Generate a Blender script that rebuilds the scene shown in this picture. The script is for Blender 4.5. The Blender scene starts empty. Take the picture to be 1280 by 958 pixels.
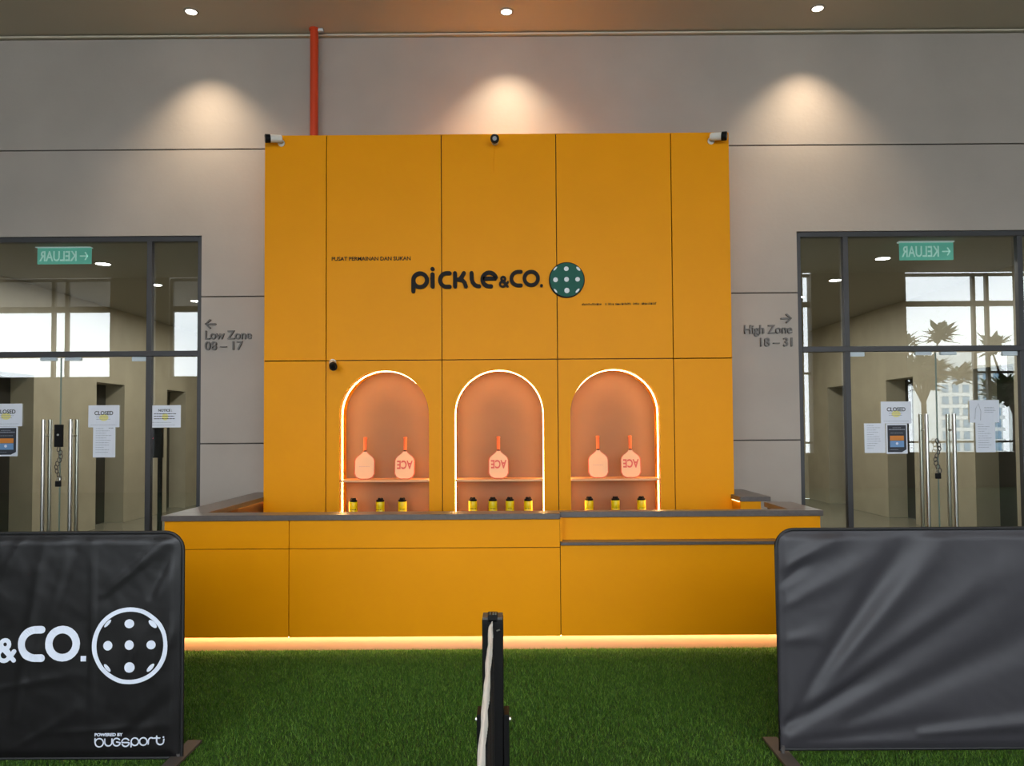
import bpy, bmesh, math, random
import numpy as np
from mathutils import Vector, Matrix, Euler
random.seed(7); rng = np.random.default_rng(7)
S = bpy.context.scene
COL = S.collection
PI = math.pi

# ---------------------------------------------------------------- camera
F = 960.0
CAM = Vector((0, 0, 1.6))
PITCH, YAW, ROLL = math.atan(0.033), 0.0021, 0.0064
SHIFT = 24.3
cd = bpy.data.cameras.new('camera'); cam = bpy.data.objects.new('camera', cd); COL.objects.link(cam)
cd.sensor_width = 36; cd.sensor_fit = 'HORIZONTAL'; cd.lens = 36*F/1280; cd.shift_y = SHIFT/1280
cd.clip_start = 0.05; cd.clip_end = 2000
RM = Matrix.Rotation(YAW, 3, 'Z') @ Matrix.Rotation(PI/2+PITCH, 3, 'X') @ Matrix.Rotation(-ROLL, 3, 'Z')
cam.matrix_world = Matrix.Translation(CAM) @ RM.to_4x4()
S.camera = cam
def at(px, py, Y):
    """point of the world plane y=Y seen at photo pixel (px,py) (used only to measure sizes)"""
    d = RM @ Vector(((px-640)/F, -(py-479-SHIFT)/F, -1))
    return CAM + d*(Y/d.y)

# ---------------------------------------------------------------- light
S.view_settings.view_transform = 'Standard'
S.view_settings.look = 'None'
S.view_settings.exposure = 0.0
S.view_settings.gamma = 1.0
SKY = 6.2
w = bpy.data.worlds.new('sky'); S.world = w; w.use_nodes = True
nt = w.node_tree; nt.nodes.clear()
wo = nt.nodes.new('ShaderNodeOutputWorld'); bg = nt.nodes.new('ShaderNodeBackground')
tc = nt.nodes.new('ShaderNodeTexCoord'); sx = nt.nodes.new('ShaderNodeSeparateXYZ')
cr = nt.nodes.new('ShaderNodeValToRGB')
nz = nt.nodes.new('ShaderNodeTexNoise'); nz.inputs['Scale'].default_value = 3
mx = nt.nodes.new('ShaderNodeMixRGB'); mx.inputs[2].default_value = (0.95, 0.97, 1, 1)
mm = nt.nodes.new('ShaderNodeMath'); mm.operation = 'MULTIPLY'; mm.inputs[1].default_value = 0.55
nt.links.new(tc.outputs['Generated'], sx.inputs[0]); nt.links.new(sx.outputs[2], cr.inputs[0])
cr.color_ramp.elements[0].position = 0.0; cr.color_ramp.elements[0].color = (0.84, 0.93, 1.0, 1)
cr.color_ramp.elements[1].position = 0.9; cr.color_ramp.elements[1].color = (0.74, 0.86, 1.0, 1)
nt.links.new(tc.outputs['Generated'], nz.inputs['Vector'])
nt.links.new(nz.outputs[0], mm.inputs[0]); nt.links.new(mm.outputs[0], mx.inputs[0]); nt.links.new(cr.outputs[0], mx.inputs[1])
nt.links.new(mx.outputs[0], bg.inputs[0]); bg.inputs[1].default_value = SKY
nt.links.new(bg.outputs[0], wo.inputs[0])
S.cycles.use_denoising = True
S.cycles.sample_clamp_indirect = 6
S.cycles.max_bounces = 10
S.cycles.transparent_max_bounces = 16

# ---------------------------------------------------------------- materials
def srgb(r, g, b):
    f = lambda c: (c/255/12.92 if c <= 10 else ((c/255+0.055)/1.055)**2.4)
    return (f(r), f(g), f(b), 1)
def mat(name, col, rough=0.5, metal=0.0, spec=0.5, var=0.0, scale=8.0, bump=0.0, bscale=60.0, emit=None, estr=0.0, coat=0.0, stretch=(1, 1, 1)):
    m = bpy.data.materials.new(name); m.use_nodes = True
    n = m.node_tree; p = n.nodes['Principled BSDF']
    p.inputs['Base Color'].default_value = col
    p.inputs['Roughness'].default_value = rough
    p.inputs['Metallic'].default_value = metal
    p.inputs['Specular IOR Level'].default_value = spec
    p.inputs['Coat Weight'].default_value = coat
    t = n.nodes.new('ShaderNodeTexCoord'); mp = n.nodes.new('ShaderNodeMapping')
    mp.inputs['Scale'].default_value = stretch
    n.links.new(t.outputs['Object'], mp.inputs[0])
    if var > 0:
        z = n.nodes.new('ShaderNodeTexNoise'); z.inputs['Scale'].default_value = scale; z.inputs['Detail'].default_value = 6
        r = n.nodes.new('ShaderNodeValToRGB')
        r.color_ramp.elements[0].position = 0.3; r.color_ramp.elements[1].position = 0.7
        r.color_ramp.elements[0].color = tuple(c*(1-var) for c in col[:3])+(1,)
        r.color_ramp.elements[1].color = tuple(min(1, c*(1+var)) for c in col[:3])+(1,)
        n.links.new(mp.outputs[0], z.inputs['Vector']); n.links.new(z.outputs[0], r.inputs[0]); n.links.new(r.outputs[0], p.inputs['Base Color'])
    if bump > 0:
        z2 = n.nodes.new('ShaderNodeTexNoise'); z2.inputs['Scale'].default_value = bscale; z2.inputs['Detail'].default_value = 4
        b = n.nodes.new('ShaderNodeBump'); b.inputs['Strength'].default_value = bump; b.inputs['Distance'].default_value = 0.01
        n.links.new(mp.outputs[0], z2.inputs['Vector']); n.links.new(z2.outputs[0], b.inputs['Height']); n.links.new(b.outputs[0], p.inputs['Normal'])
    if emit:
        p.inputs['Emission Color'].default_value = emit; p.inputs['Emission Strength'].default_value = estr
    return m
def glass_mat(name, tint=(0.96, 0.975, 0.955, 1), ior=1.78):
    m = bpy.data.materials.new(name); m.use_nodes = True
    n = m.node_tree; n.nodes.clear()
    o = n.nodes.new('ShaderNodeOutputMaterial'); mxs = n.nodes.new('ShaderNodeMixShader')
    t = n.nodes.new('ShaderNodeBsdfTransparent'); g = n.nodes.new('ShaderNodeBsdfGlossy'); f = n.nodes.new('ShaderNodeFresnel')
    t.inputs[0].default_value = tint; g.inputs['Roughness'].default_value = 0.0; g.inputs[0].default_value = (1, 1, 1, 1)
    ge = n.nodes.new('ShaderNodeNewGeometry'); mr = n.nodes.new('ShaderNodeMapRange')   # the far face of the sheet must not reflect totally
    mr.inputs['To Min'].default_value = ior; mr.inputs['To Max'].default_value = 1/ior
    n.links.new(ge.outputs['Backfacing'], mr.inputs['Value']); n.links.new(mr.outputs[0], f.inputs[0])
    n.links.new(f.outputs[0], mxs.inputs[0]); n.links.new(t.outputs[0], mxs.inputs[1]); n.links.new(g.outputs[0], mxs.inputs[2])
    n.links.new(mxs.outputs[0], o.inputs[0])
    return m
M = {}
M['concrete'] = mat('grey_wall_paint', srgb(168, 158, 148), 0.75, var=0.07, scale=1.1, bump=0.12, bscale=25)
M['joint'] = mat('joint_shadow_filler', srgb(70, 66, 62), 0.9)
M['ceiling'] = mat('ceiling_paint', srgb(200, 190, 170), 0.85, var=0.03, scale=0.8)
M['yellow'] = mat('yellow_laminate', srgb(242, 156, 0), 0.45, spec=0.13, var=0.02, scale=2)
M['seam'] = mat('seam_dark', srgb(70, 35, 5), 0.8)
M['niche'] = mat('niche_laminate', srgb(126, 87, 52), 0.6, var=0.03, scale=6)
M['shelf'] = mat('shelf_laminate', srgb(225, 165, 115), 0.45)
M['led'] = mat('led_warm', srgb(255, 200, 120), emit=(1.0, 0.63, 0.24, 1), estr=34.0)
M['led_dim'] = mat('led_dim', srgb(255, 200, 120), emit=(1.0, 0.60, 0.22, 1), estr=5.0)
M['led_kick'] = mat('led_kick', srgb(255, 200, 120), emit=(1.0, 0.66, 0.28, 1), estr=48.0)
M['top'] = mat('grey_worktop', srgb(92, 84, 80), 0.30, spec=0.5, var=0.12, scale=40)
M['kick'] = mat('kickboard_laminate', srgb(170, 132, 108), 0.6)
M['black'] = mat('black_plastic', srgb(14, 13, 13), 0.6, spec=0.2)
M['letter'] = mat('black_acrylic', srgb(22, 19, 20), 0.55, spec=0.15)
M['green'] = mat('green_acrylic', srgb(20, 88, 72), 0.5, spec=0.2)
M['white'] = mat('white_paint', srgb(225, 228, 228), 0.5)
M['silver'] = mat('silver_letter', srgb(98, 94, 90), 0.45, metal=0.5)
M['fabric'] = mat('black_banner_fabric', srgb(25, 23, 24), 0.34, spec=0.42, bump=0.1, bscale=400)
M['fabric2'] = mat('charcoal_banner_fabric', srgb(56, 54, 58), 0.45, spec=0.4, bump=0.12, bscale=400)
M['piping'] = mat('banner_piping', srgb(16, 16, 18), 0.6)
M['print'] = mat('white_print', srgb(226, 232, 246), 0.55)
M['steel'] = mat('dark_steel_foot', srgb(76, 71, 68), 0.55)
M['orange_pipe'] = mat('orange_pipe_paint', srgb(200, 62, 18), 0.45)
M['cctv'] = mat('cctv_white', srgb(225, 222, 214), 0.4)
M['lens'] = mat('cctv_glass', srgb(12, 12, 14), 0.15)
M['frame'] = mat('door_frame_metal', srgb(62, 61, 62), 0.45, metal=0.3)
M['glass'] = glass_mat('clear_glass')
M['glass_edge'] = mat('green_glass_edge', srgb(120, 140, 130), 0.3)
M['chrome'] = mat('brushed_steel', srgb(205, 203, 196), 0.28, metal=1.0)
M['paper'] = mat('paper_white', srgb(222, 226, 236), 0.7)
M['ink'] = mat('ink_black', srgb(25, 25, 28), 0.7)
M['inkgrey'] = mat('ink_grey', srgb(140, 145, 155), 0.7)
M['inkyellow'] = mat('ink_yellow', srgb(228, 220, 140), 0.7)
M['poster'] = mat('poster_dark', srgb(45, 48, 58), 0.6)
M['porange'] = mat('poster_orange', srgb(210, 130, 50), 0.6)
M['pblue'] = mat('poster_blue', srgb(110, 150, 195), 0.6)
M['stone'] = mat('beige_stone', srgb(168, 158, 136), 0.5, var=0.08, scale=2.5, bump=0.03)
M['lobbyceil'] = mat('lobby_ceiling', srgb(150, 145, 132), 0.8)
M['lobbyfloor'] = mat('lobby_floor', srgb(120, 114, 98), 0.25, var=0.05)
M['lift'] = mat('lift_door_metal', srgb(70, 68, 64), 0.4, metal=0.6)
M['lamp'] = mat('lamp_disc', srgb(255, 250, 235), emit=(1, 0.93, 0.82, 1), estr=14)
M['lampw'] = mat('lobby_lamp_disc', srgb(255, 250, 245), emit=(0.95, 0.98, 1.0, 1), estr=22)
M['trim'] = mat('lamp_trim', srgb(170, 160, 145), 0.5)
M['net'] = mat('net_cord', srgb(14, 14, 15), 0.8)
M['band'] = mat('net_band_white', srgb(242, 238, 232), 0.8, bump=0.2, bscale=50)
M['paddle'] = mat('paddle_face', srgb(246, 186, 132), 0.45)
M['paddle_edge'] = mat('paddle_edge', srgb(214, 84, 48), 0.5)
M['grip'] = mat('paddle_grip', srgb(238, 110, 52), 0.6, bump=0.3, bscale=150)
M['pink'] = mat('paddle_print', srgb(222, 82, 58), 0.5)
M['faint'] = mat('paddle_faint_print', srgb(214, 150, 130), 0.5)
M['can'] = mat('yellow_tin', srgb(255, 216, 0), 0.4, spec=0.5)
M['can2'] = mat('lime_tin', srgb(236, 208, 0), 0.4, spec=0.5)
M['red_led'] = mat('red_led', (1, .1, .2, 1), emit=(1, .08, .15, 1), estr=5)
M['turf'] = mat('turf_backing', srgb(40, 70, 18), 0.95, var=0.35, scale=60, bump=0.8, bscale=300)
M['winframe'] = mat('window_mullion', srgb(66, 66, 64), 0.5)
M['wallrear'] = mat('rear_wall_paint', srgb(140, 134, 126), 0.8)
M['bark'] = mat('bark', srgb(80, 66, 50), 0.9)
M['leaf'] = mat('leaf', srgb(52, 82, 38), 0.6)
M['tower'] = mat('tower_render', srgb(205, 208, 205), 0.7)
M['tower_glass'] = mat('tower_glazing', srgb(120, 150, 170), 0.3)
M['deck'] = mat('terrace_paving', srgb(130, 126, 120), 0.8, var=0.1, scale=2)
M['exit'] = mat('exit_green', srgb(90, 175, 155), 0.4, emit=(0.10, 0.42, 0.34, 1), estr=0.55)
M['exit_text'] = mat('exit_text', srgb(200, 235, 225), 0.4, emit=(0.5, 0.8, 0.75, 1), estr=0.45)
M['bar'] = mat('sign_housing_glow', srgb(200, 215, 218), 0.4, emit=(0.6, 0.75, 0.75, 1), estr=0.35)  # glow put into the exit sign's top housing to keep it bright
M['alu'] = mat('aluminium', srgb(205, 215, 220), 0.4)
# turf blades: colour varies per blade through noise on position
def turf_mat():
    m = bpy.data.materials.new('turf_blades'); m.use_nodes = True
    n = m.node_tree; p = n.nodes['Principled BSDF']; p.inputs['Roughness'].default_value = 0.55
    p.inputs['Specular IOR Level'].default_value = 0.3
    g = n.nodes.new('ShaderNodeNewGeometry'); r = n.nodes.new('ShaderNodeValToRGB')
    r.color_ramp.elements[0].color = srgb(44, 80, 16); r.color_ramp.elements[1].color = srgb(120, 158, 58)
    e = r.color_ramp.elements.new(0.6); e.color = srgb(68, 110, 28)
    n.links.new(g.outputs['Random Per Island'], r.inputs[0]); n.links.new(r.outputs[0], p.inputs['Base Color'])
    return m
M['blade'] = turf_mat()

# ---------------------------------------------------------------- mesh helpers
class MB:
    def __init__(s): s.v = []; s.f = []
    def add(s, v, f):
        o = len(s.v); s.v += [tuple(p) for p in v]; s.f += [tuple(i+o for i in q) for q in f]; return s
    def box(s, x0, x1, y0, y1, z0, z1):
        v = [(x0,y0,z0),(x1,y0,z0),(x1,y1,z0),(x0,y1,z0),(x0,y0,z1),(x1,y0,z1),(x1,y1,z1),(x0,y1,z1)]
        return s.add(v, [(0,3,2,1),(4,5,6,7),(0,1,5,4),(1,2,6,5),(2,3,7,6),(3,0,4,7)])
    def prism(s, pts, y0, y1):
        """polygon in (x,z), counter-clockwise seen from -y, extruded from y0 (front) to y1"""
        n = len(pts)
        v = [(x, y0, z) for x, z in pts]+[(x, y1, z) for x, z in pts]
        f = [tuple(range(n)), tuple(reversed(range(n, 2*n)))]
        f += [(i, n+i, n+(i+1) % n, (i+1) % n) for i in range(n)]
        return s.add(v, f)
    def tube(s, pts, r, n=10, cap=True):
        pts = [Vector(p) for p in pts]; rr = r if isinstance(r, (list, tuple)) else [r]*len(pts)
        rings = []; up = Vector((0, 0, 1)); o = len(s.v)
        for i, p in enumerate(pts):
            d = (pts[min(i+1, len(pts)-1)]-pts[max(i-1, 0)]).normalized()
            a = d.cross(up)
            if a.length < 1e-3: a = d.cross(Vector((1, 0, 0)))
            a.normalize(); b = d.cross(a)
            for k in range(n):
                t = 2*PI*k/n; s.v.append(tuple(p+(a*math.cos(t)+b*math.sin(t))*rr[i]))
        for i in range(len(pts)-1):
            for k in range(n):
                s.f.append((o+i*n+k, o+i*n+(k+1) % n, o+(i+1)*n+(k+1) % n, o+(i+1)*n+k))
        if cap:
            s.f.append(tuple(o+k for k in reversed(range(n)))); s.f.append(tuple(o+(len(pts)-1)*n+k for k in range(n)))
        return s
    def lathe(s, prof, n=24, c=(0, 0, 0)):
        o = len(s.v)
        for r, z in prof:
            for k in range(n):
                t = 2*PI*k/n; s.v.append((c[0]+r*math.cos(t), c[1]+r*math.sin(t), c[2]+z))
        for i in range(len(prof)-1):
            for k in range(n):
                s.f.append((o+i*n+k, o+i*n+(k+1) % n, o+(i+1)*n+(k+1) % n, o+(i+1)*n+k))
        s.f.append(tuple(o+k for k in reversed(range(n)))); s.f.append(tuple(o+(len(prof)-1)*n+k for k in range(n)))
        return s
    def xf(s, m):
        s.v = [tuple(m @ Vector(p)) for p in s.v]; return s
    def build(s, name, m, parent=None, bevel=0.0, smooth=False, loc=None, fix=False):
        me = bpy.data.meshes.new(name); me.from_pydata(s.v, [], s.f); me.update()
        if fix:
            b_ = bmesh.new(); b_.from_mesh(me); bmesh.ops.recalc_face_normals(b_, faces=b_.faces); b_.to_mesh(me); b_.free()
        me.materials.append(m)
        o = bpy.data.objects.new(name, me); COL.objects.link(o)
        if parent is not None:
            o.parent = parent
        if loc is not None: o.location = loc
        if bevel > 0:
            b = o.modifiers.new('bevel', 'BEVEL'); b.width = bevel; b.segments = 2; b.limit_method = 'ANGLE'
        if smooth:
            for p in me.polygons: p.use_smooth = True
            try: me.set_sharp_from_angle(angle=math.radians(40))
            except Exception: pass
        return o
def bx(name, m, parent, x0, x1, y0, y1, z0, z1, bevel=0.0):
    return MB().box(x0, x1, y0, y1, z0, z1).build(name, m, parent, bevel)
def empty(name, loc=(0, 0, 0)):
    o = bpy.data.objects.new(name, None); COL.objects.link(o); o.location = loc; o.empty_display_size = 0.1; return o
def tag(o, label=None, cat=None, group=None, kind=None):
    if label: o['label'] = label
    if cat: o['category'] = cat
    if group: o['group'] = group
    if kind: o['kind'] = kind
    return o
def copy_tree(o, parent=None):
    c = o.copy(); COL.objects.link(c)
    if parent is not None: c.parent = parent
    for ch in list(o.children): copy_tree(ch, c)
    return c
def text_mesh(txt, size, depth, bold=0.0, align='CENTER', sxs=1.0):
    """mesh data of a text lying in the xz plane, facing -y, front at y=-depth"""
    c = bpy.data.curves.new('t', 'FONT'); c.body = txt; c.size = size; c.extrude = depth/2; c.offset = bold
    c.align_x = align; c.resolution_u = 4
    o = bpy.data.objects.new('t', c)
    COL.objects.link(o); dg = bpy.context.evaluated_depsgraph_get()
    me = bpy.data.meshes.new_from_object(o.evaluated_get(dg))
    bpy.data.objects.remove(o); bpy.data.curves.remove(c)
    me.transform(Matrix.Translation((0, -depth/2, 0)) @ Matrix.Rotation(PI/2, 4, 'X') @ Matrix.Scale(sxs, 4, (1, 0, 0)))
    return me
def text(name, txt, size, depth, m, parent, loc, bold=0.0, align='CENTER', sxs=1.0, rot=0.0, mirror=False):
    me = text_mesh(txt, size, depth, bold, align, sxs)
    if mirror:
        me.transform(Matrix.Scale(-1, 4, (1, 0, 0))); me.flip_normals()
    if rot: me.transform(Matrix.Rotation(rot, 4, 'Y'))
    me.name = name; me.materials.clear(); me.materials.append(m)
    o = bpy.data.objects.new(name, me); COL.objects.link(o); o.parent = parent; o.location = loc
    return o
def struct(o): o['kind'] = 'structure'; return o

def glyphs(name, txt, size, depth, m, parent, loc, width=None, bold=0.0, sxs=1.0, mirror=False, centre=False):
    """a line of raised letters, each letter an object"""
    out = []
    for i, ch in enumerate(txt):
        if ch == ' ': continue
        full = text_mesh(txt[:i+1], size, depth, bold, 'LEFT', sxs); one = text_mesh(ch, size, depth, bold, 'LEFT', sxs)
        off = max(v.co.x for v in full.vertices)-max(v.co.x for v in one.vertices); one.transform(Matrix.Translation((off, 0, 0)))
        bpy.data.meshes.remove(full); out.append(one)
    W = max(v.co.x for me in out for v in me.vertices); k = (width/W) if width else 1.0
    for me in out:
        me.transform(Matrix.Scale(k, 4, (1, 0, 0)))
        if centre: me.transform(Matrix.Translation((-W*k/2, 0, 0)))
        if mirror: me.transform(Matrix.Scale(-1, 4, (1, 0, 0))); me.flip_normals()
        me.name = name; me.materials.clear(); me.materials.append(m)
        o = bpy.data.objects.new(name, me); COL.objects.link(o); o.parent = parent; o.location = loc

# stroke lettering ------------------------------------------------------------
def arc(cx, cy, r, a0, a1, n=20, ry=None):
    ry = r if ry is None else ry
    return [(cx+r*math.cos(math.radians(a0+(a1-a0)*i/n)), cy+ry*math.sin(math.radians(a0+(a1-a0)*i/n))) for i in range(n+1)]
def stroke(mb, pts, wd, y0, y1, closed=False, cap=6):
    """flat ribbon of width wd with round ends through pts (x,z), extruded y0..y1"""
    P = [Vector(p) for p in pts]
    if closed:
        n = len(P); out = []; inn = []
        for i in range(n):
            t = (P[(i+1) % n]-P[i-1]).normalized(); nn = Vector((-t.y, t.x))*wd/2
            out.append(P[i]+nn); inn.append(P[i]-nn)
        v = [(p.x, y, p.y) for y in (y0, y1) for p in out+inn]
        N = 2*n; f = []
        for i in range(n):
            j = (i+1) % n
            f += [(i, j, n+j, n+i), (N+i, N+n+i, N+n+j, N+j), (i, N+i, N+j, j), (n+i, n+j, N+n+j, N+n+i)]
        mb.add(v, f); return
    n = len(P); L = []; R = []
    for i in range(n):
        t = (P[min(i+1, n-1)]-P[max(i-1, 0)]).normalized(); nn = Vector((-t.y, t.x))*wd/2
        L.append(P[i]+nn); R.append(P[i]-nn)
    t0 = (P[1]-P[0]).normalized(); t1 = (P[-1]-P[-2]).normalized()
    v = []; f = []
    for y in (y0, y1):
        v += [(p.x, y, p.y) for p in L+R]
    N = 2*n
    for i in range(n-1):
        f += [(i, i+1, n+i+1, n+i), (N+i, N+n+i, N+n+i+1, N+i+1), (i, N+i, N+i+1, i+1), (n+i, n+i+1, N+n+i+1, N+n+i)]
    mb.add(v, f)
    for c, d in ((P[0], -t0), (P[-1], t1)):
        a = math.atan2(d.y, d.x)
        mb.prism([(c.x+wd/2*math.cos(a-PI/2+PI*k/cap), c.y+wd/2*math.sin(a-PI/2+PI*k/cap)) for k in range(cap+1)], y0, y1)
def disc(mb, cx, cz, rx, y0, y1, rz=None, ang=0.0, n=20):
    rz = rx if rz is None else rz; ca, sa = math.cos(ang), math.sin(ang)
    mb.prism([(cx+rx*math.cos(2*PI*k/n)*ca-rz*math.sin(2*PI*k/n)*sa, cz+rx*math.cos(2*PI*k/n)*sa+rz*math.sin(2*PI*k/n)*ca) for k in range(n)], y0, y1)
# the sign's letters in units of the photo's pixels (y down), later mapped to metres
def A(cx, cy, r, a0, a1, n=20): return arc(cx, cy, r, a0, a1, n)
LOGO = [
 ('p', 5.0, [([(516.4, 350.4), (516.4, 364.2)], 0), (A(525, 350.4, 8.6, 0, 342, 24), 1)]),
 ('i', 5.0, [([(540.6, 343), (540.6, 358.6)], 0), ('dot', 540.6, 336.4, 2.6)]),
 ('c', 5.0, [([(562, 341.8)]+A(558.6, 350.4, 8.6, -95, -265, 18)+[(562, 358.9)], 0)]),
 ('k', 5.0, [([(568.8, 341.8), (568.8, 358.6)], 0), ([(569, 350), (574, 349.8), (577, 347), (580, 341.8)], 0), ([(574, 350), (578.2, 351), (581, 354), (582.3, 358.6)], 0)]),
 ('l', 5.0, [([(589.6, 341.8), (589.7, 349.5), (591, 353.5), (593.6, 356.8), (596.6, 358.3), (599, 358.6)], 0)]),
 ('e', 5.0, [([(606, 348.9), (620, 348.9)]+A(611.8, 350.0, 8.6, -12, -262, 24)+[(614, 358.7)], 0)]),
 ('and', 2.7, [(A(629.3, 349.4, 2.5, 0, 335, 14), 1), (A(628.7, 355.9, 3.4, 0, 340, 16), 1), ([(627.2, 351.3), (634.8, 359)], 0), ([(635, 353.6), (632.2, 357.6)], 0)]),
 ('c', 4.6, [([(651.5, 340.6)]+A(648.2, 349.2, 8.6, -95, -265, 18)+[(651.5, 357.8)], 0)]),
 ('o', 4.6, [(A(664.4, 349.1, 8.5, 0, 345, 23), 1)]),
 ('dot', 3.6, [('dot', 677.2, 358.3, 1.9)]),
]
def letters(tf, sc, y0, y1, mm, parent, name='letter', depth_of=None, square_dot=False):
    ybase = y0
    for nm, wd, parts in LOGO:
        mb = MB()
        for k_, p in enumerate(parts):
            y0 = ybase-0.0004*k_
            if p[0] == 'dot':
                q = tf(p[1], p[2])
                if square_dot and nm == 'dot': r = p[3]*sc*0.85; mb.box(q[0]-r, q[0]+r, y0, y1, q[1]-r, q[1]+r)
                else: disc(mb, q[0], q[1], p[3]*sc, y0, y1)
            else:
                pts = [tf(*q) for q in p[0]]
                stroke(mb, pts, wd*sc, y0, y1, closed=bool(p[1]))
        if depth_of: mb.v = [(x, y+depth_of(x, z), z) for x, y, z in mb.v]
        o = mb.build(name, mm, parent, fix=True)

# ---------------------------------------------------------------- dimensions
YW = 7.55      # grey wall face
YF = 7.00      # face of the yellow display wall
YC = 5.55      # counter front
ZC = 5.544     # ceiling
HX = 15.0      # half width of the hall
YB = -4.5      # window wall behind the photographer

# ================================================================= SETTING
fl = struct(bx('floor', M['turf'], None, -HX, HX, YB, YW, -0.1, 0.0))
cl = struct(bx('ceiling', M['ceiling'], None, -HX, HX, YB, YW+0.3, ZC, ZC+0.2))
# grey wall: core with two openings, skin of large panels with recessed joints
OP = [(-5.93, -3.083), (2.812, 5.59)]; OZ = 3.525
wb = struct(empty('wall_back', (0, YW, 0)))
core = MB()
xs = [-HX, OP[0][0], OP[0][1], OP[1][0], OP[1][1], HX]
for a, b in ((xs[0], xs[1]), (xs[2], xs[3]), (xs[4], xs[5])): core.box(a, b, 0.02, 0.25, 0, ZC)
for a, b in OP: core.box(a, b, 0.02, 0.25, OZ, ZC)
core.build('wall_core', M['joint'], wb)
def wall_panel(pts): MB().prism(pts, 0.0, 0.02).build('wall_panel', M['concrete'], wb, 0.003)
J = 0.006; rows = [0, 1.462, 2.915, 4.39, ZC-0.03]
for r in range(4):
    z0, z1 = rows[r]+J, rows[r+1]-J
    if r == 3: wall_panel([(-HX, z0), (HX, z0), (HX, z1), (-HX, z1)])
    elif r == 2:
        (p0, p1), (p2, p3) = OP
        wall_panel([(-HX, z0), (p0, z0), (p0, OZ), (p1, OZ), (p1, z0), (p2, z0), (p2, OZ), (p3, OZ), (p3, z0), (HX, z0), (HX, z1), (-HX, z1)])
    else:
        for a, b in ((-HX, OP[0][0]), (OP[0][1], OP[1][0]), (OP[1][1], HX)):
            wall_panel([(a, z0), (b, z0), (b, z1), (a, z1)])
# shadow-gap trim between wall and ceiling
tr = struct(bx('trim_1', M['ceiling'], None, -HX, HX, YW-0.035, YW+0.02, ZC-0.03, ZC-0.012))
struct(bx('wall_left', M['wallrear'], None, -HX-0.2, -HX, YB, YW+0.3, 0, ZC))
struct(bx('wall_right', M['wallrear'], None, HX, HX+0.2, YB, YW+0.3, 0, ZC))

# glass fronts ---------------------------------------------------------------
def handle_pair(parent, x, yg):
    """long tubular pull handle, one tube on each face of the leaf"""
    for side in (-1, 1):
        h = MB()
        y = yg+side*0.055
        h.tube([(x, y, 0.35), (x, y, 1.71)], 0.019, 14)
        for z in (0.50, 1.55): h.tube([(x, y, z), (x, yg, z)], 0.010, 8)
        h.build('pull_handle', M['chrome'], parent, smooth=True)
def glass_front(n, x0, x1, ms, doorx):
    W = struct(empty('window_%d' % n, ((x0+x1)/2, YW, 0))); ox = W.location.x
    y0, y1 = 0.022, 0.078
    f = lambda nm, a, b, c, d, m=M['frame'], ya=y0, yb=y1: bx(nm, m, W, a-ox, b-ox, ya, yb, c, d, 0.003 if m is M['frame'] else 0)
    f('frame_jamb', x0, x0+0.045, 0, OZ); f('frame_jamb', x1-0.045, x1, 0, OZ)
    f('frame_head', x0+0.045, x1-0.045, OZ-0.05, OZ)
    f('transom', x0+0.045, x1-0.045, 2.330, 2.384)
    for m_ in ms: f('mullion', m_-0.026, m_+0.026, 0, 2.330); f('mullion', m_-0.026, m_+0.026, 2.384, OZ-0.05)
    edges = [x0+0.045]+sum([[m_-0.026, m_+0.026] for m_ in ms], [])+[x1-0.045]
    for i in range(0, len(edges), 2):
        a, b = edges[i], edges[i+1]
        gy = 0.068
        f('glass_pane', a, b, 2.384, OZ-0.05, M['glass'], gy, gy+0.0005)
        if i != 2: f('glass_pane', a, b, 0.0, 2.330, M['glass'], gy, gy+0.0005)
    # two door leaves
    a, b = ms[0]+0.026, ms[1]-0.026; mid = doorx
    for k, (l, r) in enumerate(((a+0.005, mid-0.003), (mid+0.003, b-0.005))):
        D = struct(empty('door_%d' % (2*(n-1)+k+1), ((l+r)/2, YW+0.068, 0))); dx = (l+r)/2
        bx('glass_leaf', M['glass'], D, l-dx, r-dx, 0, 0.0005, 0.01, 2.322)
        bx('glass_edge', M['glass_edge'], D, ((r if k == 0 else l)-dx)-0.002, ((r if k == 0 else l)-dx)+0.002, -0.006, 0.006, 0.01, 2.322)
        bx('patch_fitting', M['alu'], D, ((l if k == 0 else r-0.15)-dx), ((l+0.15 if k == 0 else r)-dx), -0.015, 0.015, 2.285, 2.328, 0.003)
        bx('patch_fitting', M['alu'], D, ((r-0.20 if k == 0 else l+0.04)-dx), ((r-0.04 if k == 0 else l+0.20)-dx), -0.015, 0.015, 2.295, 2.328, 0.003)
        hx = (mid-dx)+(-0.135 if k == 0 else 0.135)
        handle_pair(D, hx, 0.0)
    return W
glass_front(1, OP[0][0], OP[0][1], [-5.40, -3.610], -4.50)
glass_front(2, OP[1][0], OP[1][1], [3.303, 5.03], 4.192)

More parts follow.
